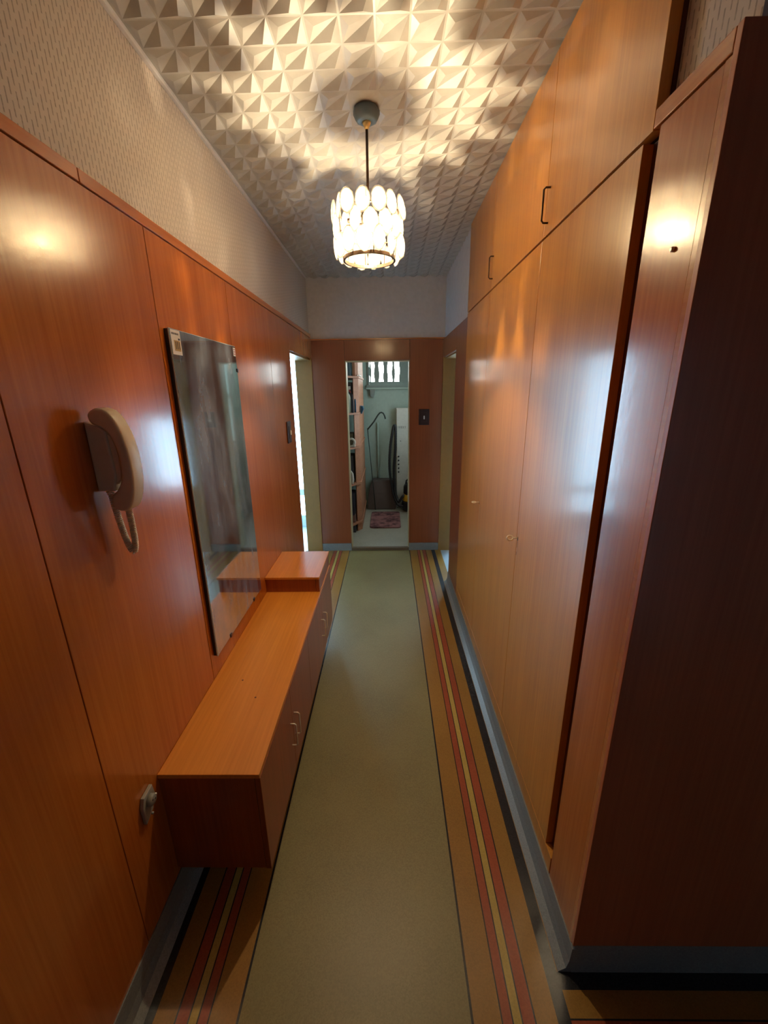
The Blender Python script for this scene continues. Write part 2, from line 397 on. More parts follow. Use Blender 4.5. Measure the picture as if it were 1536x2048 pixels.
# ---- right wall beyond the wardrobe
bm = bmesh.new(); box(bm, .549, .69, 2.985, 3.42, 0, ZC); box(bm, .549, .69, 3.42, 4.212, 2.0, ZC)
wr = struct('wall_right', bm, PLASTER)
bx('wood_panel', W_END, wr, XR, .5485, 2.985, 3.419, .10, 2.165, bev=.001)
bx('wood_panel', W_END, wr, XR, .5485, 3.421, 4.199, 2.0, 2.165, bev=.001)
struct('baseboard_right', cove(.787, 3.42, 1), SKIRT)
# ---- near right pier: short panel, gap, wall that faces the camera side
bm = bmesh.new(); box(bm, .566, 2.75, .803, .93, 0, ZC); box(bm, .566, .70, .93, .998, 2.2, ZC); box(bm, .56, .60, .93, 1.03, 0, 2.18)
wf = struct('wall_front', bm, PAPERX)
bm = bmesh.new(); box(bm, .5655, .70, .8025, .9995, 2.2, ZC-.001); struct('wall_pier', bm, PAPER)
bx('wood_panel', W_WALL, wf, XR, .5600, .8195, .979, .10, 2.187, bev=.0012)
bx('corner_post', W_TRIM, wf, XR-.0015, .5355, .803, .8180, .10, 2.187, bev=.0007)
for a, b in ((.5305, 1.18), (1.18, 1.80), (1.80, 2.42), (2.42, 2.75)):
    bx('wood_panel', W_HALL, wf, a+.0015, b-.0015, .789, .8025, .115, 2.222, bev=.0012)
bm = bmesh.new(); box(bm, XR-.003, .5645, .803, .998, 2.190, 2.222, bev=.002); struct('trim_5', bm, W_TRIM)
bm = bmesh.new()
pr = [(.802, 0), (.802, .118), (.7885, .118), (.7875, .03), (.786, .0)]
prism(bm, pr, .5385, 2.75, 'x'); struct('baseboard_front', bm, SKIRT)
# ---- hall behind the camera
bm = bmesh.new(); box(bm, -.9, 1.35, Y0-.1, Y0, 0, ZC); box(bm, 2.15, 2.75, Y0-.1, Y0, 0, ZC); box(bm, 1.35, 2.15, Y0-.1, Y0, 2.1, ZC)
struct('wall_back', bm, W_HALL)
sbox('wall_hall_right', PAPER, 2.75, 2.85, Y0, 6.0, 0, ZC)
bm = bmesh.new(); box(bm, 1.35, 2.15, Y0-.06, Y0-.05, 0, 2.1); wnd = struct('window_1', bm, ew('hall_glass_door_daylight', PANE_HALL))
bm = bmesh.new()
for a in (1.35, 1.72, 2.09): box(bm, a, a+.06, Y0-.05, Y0-.01, 0, 2.1)
box(bm, 1.35, 2.15, Y0-.05, Y0-.01, .75, .85); box(bm, 1.35, 2.15, Y0-.05, Y0-.01, 2.02, 2.1)
mk('window_frame', bm, WHITE, wnd)

# ---- left side room
bm = bmesh.new(); box(bm, -3.2, -3.1, 2.4, 5.2, 0, ZC); box(bm, -3.1, -.90, 2.3, 2.4, 0, ZC)
box(bm, -3.1, -1.95, 5.05, 5.15, 0, ZC); box(bm, -.98, -.90, 5.05, 5.15, 0, ZC); box(bm, -1.95, -.98, 5.05, 5.15, 0, .10); box(bm, -1.95, -.98, 5.05, 5.15, 2.15, ZC)
box(bm, -.90, -.805, 4.212, 5.15, 0, ZC)
struct('wall_left_room', bm, WHITE)
bm = bmesh.new(); box(bm, -1.95, -.98, 5.10, 5.11, .10, 2.15); wn = struct('window_2', bm, ew('left_window_daylight', PANE_LEFT))
bm = bmesh.new(); 
for a in (-1.95, -1.49, -1.03): box(bm, a, a+.05, 5.055, 5.095, .10, 2.15)
box(bm, -1.95, -.98, 5.055, 5.095, .42, .50); box(bm, -1.95, -.98, 5.055, 5.095, 2.07, 2.15); box(bm, -1.95, -.98, 5.055, 5.095, .10, .15)
mk('window_frame', bm, WHITE, wn)
# ---- right side room
bm = bmesh.new(); box(bm, .69, 2.75, 2.93, 3.0, 0, ZC)
box(bm, .70, .95, 5.05, 5.15, 0, ZC); box(bm, 1.95, 2.75, 5.05, 5.15, 0, ZC); box(bm, .95, 1.95, 5.05, 5.15, 0, .50); box(bm, .95, 1.95, 5.05, 5.15, 1.45, ZC)
box(bm, .63, .70, 4.33, 5.15, 0, ZC)
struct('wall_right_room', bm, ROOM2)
bm = bmesh.new(); box(bm, .95, 1.95, 5.10, 5.11, .50, 1.45); wn = struct('window_3', bm, ew('right_window_daylight', PANE_RIGHT))
bm = bmesh.new()
for a in (.95, 1.425, 1.90): box(bm, a, a+.05, 5.055, 5.095, .50, 1.45)
box(bm, .95, 1.95, 5.055, 5.095, .50, .55); box(bm, .95, 1.95, 5.055, 5.095, 1.40, 1.45)
mk('window_frame', bm, WHITE, wn)
# ---- utility room
bm = bmesh.new(); box(bm, -.88, -.80, 4.33, 6.05, 0, 2.6); box(bm, .56, .62, 4.33, 4.60, 0, 2.6); box(bm, .56, .62, 5.30, 6.05, 0, 2.6); box(bm, .56, .62, 4.60, 5.30, 0, 1.1); box(bm, .56, .62, 4.60, 5.30, 2.2, 2.6)
box(bm, -.80, .56, 5.95, 6.05, 0, 1.74); box(bm, -.80, -.28, 5.95, 6.05, 1.74, 2.6); box(bm, .30, .56, 5.95, 6.05, 1.74, 2.6); box(bm, -.28, .30, 5.95, 6.05, 2.40, 2.6)
struct('wall_utility', bm, GREEN)
bm = bmesh.new(); box(bm, -.28, .30, 6.03, 6.04, 1.74, 2.40); wn = struct('window_4', bm, emit('utility_window_daylight', (.92, 1.0, .98), PANE_END))
bm = bmesh.new()
box(bm, -.30, .32, 5.92, 5.95, 1.735, 1.775); box(bm, -.285, -.262, 5.93, 5.96, 1.775, 2.4); box(bm, .285, .305, 5.93, 5.96, 1.775, 2.4)
mk('window_frame', bm, FRAMEM, wn)
mk('window_sill', (lambda b: (box(b, -.31, .33, 5.90, 5.955, 1.715, 1.735, bev=.004), b)[1])(bmesh.new()), GREEN, wn)
bm = bmesh.new(); box(bm, .595, .605, 4.60, 5.30, 1.1, 2.2); fill_pane = struct('added_fill_pane', bm, emit('utility_added_fill_light', (.80, .95, 1.0), 2.8))  # unseen glowing pane, added to brighten the shelving and green end wall
bm = bmesh.new(); box(bm, .565, .59, 4.93, 4.97, 1.1, 2.2); box(bm, .565, .59, 4.60, 5.30, 1.63, 1.67); mk('window_frame', bm, FRAMEM, fill_pane)  # crossbars of the added fill pane, out of view as well
# wavy slats of the window grille
def slat(xa, xb, ph, y=5.965, amp=.006):
    b = bmesh.new(); n = 16; pr = []
    for i in range(n+1):
        z = 1.80 + (2.40-1.80)*i/n; pr.append((xa + amp*math.sin(ph+i*1.15), z))
    for i in range(n, -1, -1):
        z = 1.80 + (2.40-1.80)*i/n; pr.append((xb - amp*math.sin(ph+.6+i*1.05), z))
    prism(b, pr, y, y+.018, 'y'); return b
for xa, xb, ph in ((-.262, -.236, 0), (-.192, -.126, 1), (-.064, -.006, 2.2), (.056, .092, .7), (.158, .285, 3)):
    mk('grille_slat', slat(xa, xb, ph), FRAMEM, wn)
bm = bmesh.new(); box(bm, -.262, .285, 5.962, 5.985, 1.775, 1.815); mk('grille_rail', bm, FRAMEM, wn)

# ================================================================== THINGS
# ---- built-in wardrobe (lower doors)
GB = 1.033
wd = empty('built_in_wardrobe', (.80, 2.0, 0), 'tall built-in wardrobe with three plain glossy orange veneer doors along the right side', 'wardrobe')
bm = bmesh.new(); box(bm, .560, .69, GB+.002, 2.983, .108, 2.183); mk('carcass', bm, W_DARK, wd)
bx('plinth', W_CAB, wd, XR, .5585, .985, 2.983, .106, .176, bev=.001)
dy = [GB, 1.612, 2.352, 2.983]
for i in range(3):
    bx('door', W_CAB, wd, XR, .5585, dy[i]+(.001 if i else 0), dy[i+1]-.0012, .179, 2.183, bev=.0012)
bx('jamb_strip', W_DARK, wd, .557, .5595, .981, GB+.001, .179, 2.183)
# ---- overhead cupboards
ov = empty('overhead_cupboard', (.80, 2.0, 2.19), 'row of overhead cupboard doors above the wardrobe reaching the embossed ceiling', 'cupboard')
bm = bmesh.new(); box(bm, .558, .69, 1.001, 2.983, 2.190, ZC-.012); mk('carcass', bm, W_DARK, ov)
def bail(x, y, z0, z1, s, r=.0028, out=.022):
    b = bmesh.new(); e = .006
    tube(b, [(x, y, z1), (x+s*(out-e), y, z1), (x+s*out, y, z1-e), (x+s*out, y, z0+e), (x+s*(out-e), y, z0), (x, y, z0)], r, 8)
    return b
dy2 = [1.001, 1.600, 2.345, 2.983]
for i in range(3):
    d = bx('door', W_CAB, ov, XR-.001, .5575, dy2[i]+.001, dy2[i+1]-.001, 2.190, ZC-.012, bev=.0012)
    if i < 2: mk('handle', bail(XR, dy2[i+1]-.028, 2.225+.01*i, 2.325+.01*i, -1, r=.0032), DKMET, d)
# ragged dark gap line under the ceiling tiles
# ---- keys
def key(y, z, turn, label):
    o = empty('key', (XR, y, z), label, 'key', 'keys in the wardrobe locks')
    b = bmesh.new()
    tube(b, [(XR+.004, y, z), (XR-.022, y, z)], .0022, 8)
    mk('shaft', b, BRASS, o)
    b = bmesh.new(); r = .011; cx = XR-.033
    pts = []
    for k in range(17):
        a = 2*math.pi*k/16; pts.append((cx + r*math.cos(a)*1.1, y + r*math.sin(a)*math.sin(turn), z + r*math.sin(a)*math.cos(turn)*.85))
    tube(b, pts, .0030, 6, caps=False); mk('bow', b, BRASS, o)
    b = bmesh.new(); box(b, XR-.0012, XR, y-.003, y+.003, z-.012, z+.004); mk('keyhole_plate', b, DKMET, o)
    return o
key(1.598, 1.103, .5, 'small brass key with open oval bow, the nearer key in the wardrobe doors')
key(2.330, 1.058, 1.45, 'small brass key seen edge on, the farther key in the wardrobe doors')
for zz, hh, yy in ((1.062, .026, 1.599), (1.028, .012, 1.601)):
    b = bmesh.new(); prism(b, [(yy-.0015, zz+hh), (yy+.0012, zz+hh), (yy+.0022, zz), (yy-.0005, zz-.004)], XR-.0004, XR+.001, 'x'); mk('wear_mark', b, W_DARK, wd)
# small nail in the near panel
b = bmesh.new(); lathe(b, [(.001, 0), (.0045, 0), (.005, -.003), (.003, -.006)], (XR-.0, .872, 1.945), 12, axis='x')
tag(mk('nail_head', b, BRASS), 'small metal nail head in the glossy panel near the right corner', 'nail')

# ---- low cabinet on the left
UX, UY0, UY1 = -.418, .985, 2.590
lc = empty('low_cabinet', (-.58, 1.78, .125), 'long low orange veneer cabinet hung on the left wall just above the floor', 'cabinet')
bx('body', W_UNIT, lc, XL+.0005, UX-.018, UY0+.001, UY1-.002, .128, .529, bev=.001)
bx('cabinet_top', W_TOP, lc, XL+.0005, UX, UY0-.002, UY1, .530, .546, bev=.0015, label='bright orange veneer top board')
sy = [UY0, 1.385, 1.765, 2.19, UY1]
hy = [1.352, 1.414, 2.148, 2.232]
for i in range(4):
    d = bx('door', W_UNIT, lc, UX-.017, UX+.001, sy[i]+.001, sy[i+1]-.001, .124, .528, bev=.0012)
    mk('handle', bail(UX, hy[i], .275, .385, 1, r=.0032, out=.024), BRASS, d)
for x, y in ((-.62, 1.42), (-.535, 1.32)):
    bm = bmesh.new(); lathe(bm, [(.0001, 0), (.004, 0), (.004, .0004), (.0001, .0005)], (x, y, .546), 10); mk('screw_hole', bm, W_DARK, lc)
# raised box on its far end
rb = empty('raised_box', (-.58, 2.39, .546), 'small raised orange box with overhanging lid standing on the far end of the low cabinet', 'box')
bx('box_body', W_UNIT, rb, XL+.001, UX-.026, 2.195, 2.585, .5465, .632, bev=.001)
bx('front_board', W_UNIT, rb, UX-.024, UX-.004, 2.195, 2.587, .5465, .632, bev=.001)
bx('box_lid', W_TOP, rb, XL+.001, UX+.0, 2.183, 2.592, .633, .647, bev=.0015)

# ---- mirror
MY0, MY1, MZ0, MZ1 = 1.452, 2.058, .640, 1.908
mr = empty('wall_mirror', (-.735, 1.75, MZ0), 'tall frameless dusty mirror standing above the low cabinet on the left wall', 'mirror')
bx('backing', EDGE, mr, XL+.0005, XL+.013, MY0+.002, MY1-.002, MZ0+.002, MZ1-.002)
bx('glass_edge', EDGEL, mr, XL+.0135, XL+.0175, MY0, MY1, MZ0, MZ1)
bx('mirror_glass', MIRROR, mr, XL+.0176, XL+.0184, MY0+.002, MY1-.002, MZ0+.002, MZ1-.002)
for y, z in ((1.60, MZ0), (1.93, MZ0), (MY1, 1.80)):
    bm = bmesh.new()
    if z == MZ0: box(bm, XL+.001, XL+.022, y-.008, y+.008, z-.004, z+.012, bev=.001)
    else: box(bm, XL+.001, XL+.022, y-.010, y+.004, z-.008, z+.008, bev=.001)
    mk('mirror_clip', bm, DKMET, mr)
bm = bmesh.new(); fx = XL+.0186
box(bm, fx, fx+.0006, MY0+.006, MY0+.070, MZ1-.082, MZ1-.003); st = mk('price_sticker', bm, PAPERW, mr); st['label'] = 'cream sticker with gold print'
bm = bmesh.new(); box(bm, fx+.0007, fx+.0011, MY0+.022, MY0+.063, MZ1-.070, MZ1-.036); sp = mk('gold_print', bm, GOLDP, st)
bm = bmesh.new()
for a in (.030, .041, .054): box(bm, fx+.0012, fx+.0015, MY0+a, MY0+a+.004, MZ1-.064, MZ1-.040)
box(bm, fx+.0012, fx+.0015, MY0+.052, MY0+.064, MZ1-.034, MZ1-.028)
for k in range(6): box(bm, fx+.0007, fx+.0010, MY0+.012+k*.008, MY0+.017+k*.008, MZ1-.018, MZ1-.012)
mk('sticker_marks', bm, INK, st)
bm = bmesh.new(); box(bm, fx, fx+.0006, MY1-.030, MY1-.004, MZ1-.045, MZ1-.008); s2 = mk('small_label', bm, PAPERW, mr)
bm = bmesh.new()
for k in range(3): box(bm, fx+.0007, fx+.0010, MY1-.027, MY1-.008, MZ1-.018-k*.010, MZ1-.014-k*.010)
mk('label_lines', bm, REDP, s2)

# ---- wall phone
ph = empty('wall_telephone', (-.742, 1.035, 1.46), 'cream wall telephone with curved handset and coiled cord on the left panels', 'telephone')
bm = bmesh.new()
prof = [(-.741, 1.462), (-.741, 1.635), (-.705, 1.624), (-.692, 1.612), (-.688, 1.50), (-.700, 1.462)]
prism(bm, prof, .998, 1.082, 'y', bev=.005); mk('phone_base', bm, CREAM, ph)
bm = bmesh.new(); prism(bm, [(-.700, 1.475), (-.700, 1.61), (-.679, 1.60), (-.672, 1.545), (-.676, 1.49)], 1.004, 1.040, 'y', bev=.004); mk('cradle', bm, CREAM, ph)
def lerp_prof(pts, n=4):
    out = []; m = len(pts)
    for i in range(m):
        p0, p1, p2, p3 = (Vector(pts[(i+k-1) % m]) for k in range(4))
        for t in range(n):
            u = t/n
            out.append(tuple(.5*((2*p1) + (p2-p0)*u + (2*p0-5*p1+4*p2-p3)*u*u + (3*p1-p0-3*p2+p3)*u**3)))
    return out
hs = [(-.722, 1.655), (-.700, 1.668), (-.672, 1.656), (-.650, 1.612), (-.640, 1.548), (-.642, 1.482), (-.654, 1.434), (-.672, 1.412), (-.702, 1.418),
      (-.704, 1.450), (-.686, 1.468), (-.670, 1.500), (-.667, 1.550), (-.676, 1.595), (-.694, 1.620), (-.718, 1.632)]
bm = bmesh.new(); prism(bm, lerp_prof(hs, 4), .990, 1.040, 'y', bev=.007, smooth=True); mk('handset', bm, CREAM, ph)
def helix(path, r, turns, wr, seg=5):
    pts = [Vector(p) for p in path]; L = [0]
    for a, b in zip(pts, pts[1:]): L.append(L[-1] + (b-a).length)
    N = int(turns*10); out = []
    for i in range(N+1):
        s = L[-1]*i/N; k = max(j for j in range(len(L)-1) if L[j] <= s+1e-9)
        u = (s-L[k])/(L[k+1]-L[k]); p = pts[k].lerp(pts[k+1], u); d = (pts[k+1]-pts[k]).normalized()
        e1 = Vector((1, 0, 0)); e1 = (e1 - d*e1.dot(d)).normalized(); e2 = d.cross(e1); a = 2*math.pi*turns*i/N
        out.append(p + (e1*math.cos(a) + e2*math.sin(a))*r)
    b = bmesh.new(); tube(b, out, wr, seg); return b
path = [(-.722, 1.012, 1.462)]
for k in range(0, 25):
    t = k/24
    a = (1-t)**3; b2 = 3*t*(1-t)**2; c = 3*t*t*(1-t); d = t**3
    q = [(-.718, 1.012, 1.455), (-.716, 1.03, 1.235), (-.700, 1.052, 1.235), (-.685, 1.018, 1.405)]
    path.append(tuple(a*q[0][i]+b2*q[1][i]+c*q[2][i]+d*q[3][i] for i in range(3)))
path.append((-.682, 1.016, 1.416))
mk('coiled_cord', helix(path, .0065, 62, .0021), CREAM, ph)

# ---- broken wall socket
so = empty('wall_socket', (XL, .912, .49), 'old broken ivory wall socket low on the left panel before the cabinet', 'socket')
bm = bmesh.new()
prism(bm, [(.886, .468), (.925, .486), (.930, .50), (.946, .512), (.940, .56), (.896, .556), (.884, .53)], XL+.0005, XL+.012, 'x', bev=.002); mk('socket_plate', bm, plain('aged_ivory', (.38, .34, .27), .5), so)
bm = bmesh.new(); lathe(bm, [(.001, 0), (.017, 0), (.017, .012), (.013, .015), (.001, .015)], (XL+.012, .915, .530), 20, axis='x'); mk('socket_face', bm, plain('grey_ivory', (.30, .28, .23), .5), so)
bm = bmesh.new()
for y, z in ((.909, .536), (.921, .529)): lathe(bm, [(.0001, 0), (.0025, 0), (.0025, .0008), (.0001, .0008)], (XL+.0271, y, z), 8, axis='x')
mk('socket_hole', bm, INK, so)
for y, z in ((.943, .517), (.914, .478)):
    bm = bmesh.new(); lathe(bm, [(.0001, 0), (.004, 0), (.004, .006), (.0001, .008)], (XL+.010, y, z), 8, axis='x'); mk('screw', bm, STEEL, so)

# ---- switches
def switch(loc, face, label):
    o = empty('light_switch', loc, label, 'light switch', 'brown rocker light switches')
    x, y, z = loc
    if face == 'y':
        bx('switch_plate', SWITCH, o, x-.052, x+.052, y-.010, y-.0005, z-.078, z+.078, bev=.003)
        bx('rocker', SWITCH, o, x-.026, x+.026, y-.014, y-.0103, z-.045, z+.045, bev=.002)
        bx('toggle', IVORY, o, x-.006, x+.006, y-.024, y-.0143, z-.020, z+.014, bev=.003)
    else:
        bx('switch_plate', SWITCH, o, x+.0005, x+.010, y-.052, y+.052, z-.078, z+.078, bev=.003)
        bx('rocker', SWITCH, o, x+.0103, x+.014, y-.026, y+.026, z-.045, z+.045, bev=.002)
        bx('toggle', IVORY, o, x+.0143, x+.024, y-.006, y+.006, z-.020, z+.014, bev=.003)
switch((.358, YE, 1.437), 'y', 'dark brown light switch on the end wall right of the doorway')
switch((XL, 3.045, 1.412), 'x', 'dark brown light switch on the left wall beside the bright doorway')

# ---- pendant lamp
pl = empty('pendant_lamp', (LX, LY, ZC-.035), 'lit pendant lamp with rows of overlapping glass discs, hanging from the ceiling', 'lamp')
bm = bmesh.new(); lathe(bm, [(.001, 0), (.043, 0), (.050, -.008), (.050, -.020), (.042, -.036), (.030, -.042), (.016, -.043), (.001, -.043)], (LX, LY, ZC-.0005), 10); mk('canopy', bm, GREYM, pl)
bm = bmesh.new(); lathe(bm, [(.001, 0), (.017, 0), (.014, -.006), (.006, -.022), (.001, -.022)], (LX, LY, ZC-.0435), 16); mk('cord_grip', bm, GOLD, pl)
bm = bmesh.new(); tube(bm, [(LX, LY, ZC-.044), (LX-.001, LY, 2.37)], .0052, 10); mk('rod', bm, DKMET, pl)
bm = bmesh.new(); lathe(bm, [(.001, 0), (.016, 0), (.028, -.012), (.028, -.045), (.001, -.045)], (LX, LY, 2.385), 16); mk('lamp_holder', bm, DKMET, pl)
def ring(R, z, r):
    b = bmesh.new(); tube(b, [(LX+R*math.cos(2*math.pi*k/40), LY+R*math.sin(2*math.pi*k/40), z) for k in range(41)], r, 8, caps=False); return b
rg = ring(.118, 2.372, .0035)
for k in range(3):
    a = 2*math.pi*k/3+.5; tube(rg, [(LX+.018*math.cos(a), LY+.018*math.sin(a), 2.372), (LX+.118*math.cos(a), LY+.118*math.sin(a), 2.372)], .0045, 6)
mk('top_ring', rg, DKMET, pl)
mk('middle_ring', ring(.118, 2.300, .002), DKMET, pl)
bm = bmesh.new(); seg = 44; prf = [(.099, 0), (.099, .012), (.107, .012), (.107, 0)]
vv = [[bm.verts.new((LX+r*math.cos(2*math.pi*k/seg), LY+r*math.sin(2*math.pi*k/seg), 2.206+h)) for r, h in prf] for k in range(seg)]
for k in range(seg):
    for j in range(4): bm.faces.new((vv[k][j], vv[(k+1) % seg][j], vv[(k+1) % seg][(j+1) % 4], vv[k][(j+1) % 4])).smooth = False
mk('bottom_ring', bm, DKMET, pl)
for k in range(8):
    a = 2*math.pi*k/8+.2; bm = bmesh.new(); tube(bm, [(LX+.1185*math.cos(a), LY+.1185*math.sin(a), 2.372), (LX+.107*math.cos(a), LY+.107*math.sin(a), 2.212)], .0016, 5)
    mk('frame_wire', bm, DKMET, pl)
# one disc: a thick oval lens with a beaded middle and a hook
db = bmesh.new(); nu, nv = 14, 5
cen = {}
for side in (1, -1):
    rings = []
    for j in range(nv+1):
        q = j/nv
        rings.append([db.verts.new((side*(.0045*math.sqrt(max(0, 1-q*q))+.0018*math.exp(-(q/.35)**2)*1.0), (.0300)*q*math.cos(2*math.pi*k/nu), .045*q*math.sin(2*math.pi*k/nu))) for k in range(nu)] if j else [db.verts.new((side*.0063, 0, 0))])
    for k in range(nu):
        a, b = rings[1][k], rings[1][(k+1) % nu]
        f = db.faces.new((rings[0][0], a, b) if side > 0 else (rings[0][0], b, a)); f.smooth = True
    for j in range(1, nv):
        for k in range(nu):
            q4 = (rings[j][k], rings[j+1][k], rings[j+1][(k+1) % nu], rings[j][(k+1) % nu])
            f = db.faces.new(q4 if side > 0 else tuple(reversed(q4))); f.smooth = True
bmesh.ops.remove_doubles(db, verts=db.verts, dist=.00001)
dme = bpy.data.meshes.new('glass_disc'); db.to_mesh(dme); db.free(); dme.materials.append(GLASS)
ND = 14
for row, (zz, R) in enumerate(((2.376, .134), (2.312, .129), (2.250, .131))):
    for k in range(ND):
        a = 2*math.pi*(k + (.5 if row % 2 else 0))/ND + .1
        o = bpy.data.objects.new('glass_disc', dme); COL.objects.link(o); o.parent = pl
        tilt = (-.10, .0, .06)[row] + random.uniform(-.05, .05)
        o.location = Vector((LX+(R+(.004 if k % 2 else -.004))*math.cos(a), LY+(R+(.004 if k % 2 else -.004))*math.sin(a), zz+random.uniform(-.004, .004))) - pl.location
        o.rotation_euler = (random.uniform(-.22, .22), tilt, a + random.uniform(-.38, .38))
bm = bmesh.new(); lathe(bm, [(.001, .052), (.013, .05), (.014, .035), (.026, .012), (.029, -.006), (.024, -.024), (.012, -.034), (.001, -.036)], (LX, LY, LZ), 20); mk('bulb', bm, BULB, pl)
ld = bpy.data.lights.new('bulb_filament', 'POINT'); ld.energy = LAMP_W; ld.color = LAMP_COL; ld.shadow_soft_size = .013
lo = bpy.data.objects.new('bulb_filament', ld); COL.objects.link(lo); lo.parent = pl; lo.location = Vector((LX, LY, LZ)) - pl.location

# ---- utility room contents
sh = empty('storage_shelf', (-.55, 5.2, .03), 'brown wooden shelving with angled board ends inside the utility room, left side', 'shelf')
SB = [(-.79, 4.60), (-.45, 4.62), (-.33, 4.80), (-.33, 5.76), (-.79, 5.76)]
zs = [.135, .625, 1.055, 1.440, 1.835]
for z in zs:
    bm = bmesh.new(); prism(bm, SB, z, z+.022, 'z', bev=.001); mk('shelf_board', bm, W_SHELF, sh)
bm = bmesh.new(); prism(bm, [(-.392, 4.765), (-.340, 4.84), (-.340, 5.75), (-.36, 5.75), (-.36, 4.86), (-.402, 4.79)], .03, .134, 'z')
for a, b in zip(zs, zs[1:]+[2.30]): prism(bm, [(-.392, 4.765), (-.340, 4.84), (-.340, 5.75), (-.36, 5.75), (-.36, 4.86), (-.402, 4.79)], a+.0225, b-.0005, 'z')
mk('side_panel', bm, W_SHELF, sh)
bm = bmesh.new(); prism(bm, [(-.79, 4.70), (-.775, 4.70), (-.775, 5.75), (-.79, 5.75)], .03, 2.3, 'z'); mk('back_panel', bm, W_DARK, sh)
def item(name, bm, m, label, cat, dx=0.0):
    if dx:
        for v in bm.verts: v.co.x += dx
    return tag(mk(name, bm, m), label, cat)
ZS = [z+.0225 for z in zs]
# dark items
bm = bmesh.new(); box(bm, -.56, -.445, 4.70, 4.85, ZS[0], ZS[0]+.10, bev=.01)
item('cloth_bundle', bm, plain('mottled_rag', (.20, .11, .09), .9), 'mottled reddish-brown cloth bundle on the lowest shelf of the utility room', 'cloth', dx=.034)
bm = bmesh.new(); box(bm, -.55, -.448, 4.68, 4.90, ZS[0]+.102, ZS[0]+.37, bev=.006)
item('dark_box', bm, NAVY, 'tall dark navy box standing on the cloth bundle, below the fourth shelf board', 'box', dx=.034)
bm = bmesh.new(); box(bm, -.60, -.445, 4.70, 4.92, .0305, .128, bev=.006)
item('floor_box', bm, DKBOX, 'dark box on the floor under the lowest shelf board', 'box', dx=.034)
bm = bmesh.new(); box(bm, -.62, -.450, 4.78, 5.0, ZS[1], ZS[1]+.32, bev=.008)
item('grey_box', bm, DKBOX, 'dark grey box on the second lowest shelf behind a pale cloth', 'box', dx=.034)
bm = bmesh.new()
tube(bm, [(-.462, 4.68, ZS[1]+.001), (-.458, 4.68, ZS[1]+.06), (-.463, 4.685, ZS[1]+.12), (-.480, 4.69, ZS[1]+.155)], [.012, .014, .012, .006], 10)
item('pale_cloth_roll', bm, PAPERW, 'thin pale rolled cloth standing at the front of the second lowest shelf', 'cloth', dx=.034)
bm = bmesh.new(); 
pts = [(-.462+.040*math.sin(2*math.pi*k/24), 4.68, ZS[2]+.055+.042*math.cos(2*math.pi*k/24)) for k in range(25)]
tube(bm, pts, .012, 8, caps=False); item('tape_roll', bm, PAPERW, 'white ring-shaped tape roll standing upright on the middle shelf', 'tape roll', dx=.034)
bm = bmesh.new(); lathe(bm, [(.001, 0), (.014, 0), (.018, .02), (.010, .035), (.012, .05), (.001, .05)], (-.432, 4.695, ZS[2]), 14)
item('white_knob', bm, PAPERW, 'small pale knob beside the tape roll on the middle shelf', 'knob', dx=.034)
bm = bmesh.new(); box(bm, -.60, -.452, 4.85, 5.05, ZS[2], ZS[2]+.14, bev=.004)
item('olive_tin', bm, plain('olive_card', (.20, .19, .12), .6), 'olive-grey box behind the tape roll', 'box', dx=.034)
b1 = empty('cleaner_bottle', (-.436, 4.68, ZS[3]), 'pale green bottle with red and white trigger top on the second highest shelf', 'bottle')
bm = bmesh.new(); lathe(bm, [(.001, 0), (.030, 0), (.032, .01), (.032, .16), (.026, .19), (.012, .21), (.012, .225), (.001, .225)], (-.452, 4.69, ZS[3]), 20); mk('bottle_body', bm, PALE, b1)
bm = bmesh.new(); lathe(bm, [(.001, .226), (.015, .226), (.015, .25), (.001, .25)], (-.452, 4.69, ZS[3]), 14); box(bm, -.458, -.418, 4.682, 4.698, ZS[3]+.25, ZS[3]+.285, bev=.004); mk('trigger_top', bm, PAPERW, b1)
bm = bmesh.new(); prism(bm, [(-.442, ZS[3]+.246), (-.420, ZS[3]+.215), (-.413, ZS[3]+.22), (-.428, ZS[3]+.249)], 4.684, 4.696, 'y'); mk('trigger', bm, REDP, b1)
bm = bmesh.new(); lathe(bm, [(.001, 0), (.012, 0), (.013, .01), (.012, .12), (.005, .16), (.005, .20), (.001, .20)], (-.432, 4.68, ZS[3]), 14)
item('dark_bottle', bm, NAVY, 'slim dark bottle right of the pale green bottle', 'bottle', dx=.034)
bm = bmesh.new(); lathe(bm, [(.001, 0), (.010, 0), (.010, .13), (.004, .15), (.001, .15)], (-.376, 4.76, ZS[3]), 12)
item('blue_bottle', bm, BLUEC, 'slim blue bottle at the right front of the second highest shelf', 'bottle')
bm = bmesh.new(); box(bm, -.62, -.445, 4.80, 5.0, ZS[3], ZS[3]+.33, bev=.004)
item('black_crate', bm, DKBOX, 'dark crate behind the bottles on the second highest shelf', 'crate', dx=.034)
bm = bmesh.new(); box(bm, -.60, -.446, 4.68, 4.86, ZS[4], ZS[4]+.30, bev=.004)
item('grey_blue_box', bm, plain('grey_blue_card', (.13, .19, .22), .7), 'grey-blue box on the top shelf of the utility room', 'box', dx=.034)
bm = bmesh.new(); box(bm, -.392, -.362, 4.72, 4.762, ZS[4], ZS[4]+.28, bev=.004)
item('orange_folder', bm, PEACH, 'upright orange folder right of the grey-blue box on the top shelf', 'folder')
bm = bmesh.new(); prism(bm, [(-.33, 1.455), (-.33, 1.53), (-.300, 1.525), (-.290, 1.49), (-.305, 1.46), (-.318, 1.435)], 4.90, 5.02, 'y', bev=.006)
item('blue_cloth', bm, BLUEC, 'blue cloth hanging at the corner of the shelving', 'cloth')
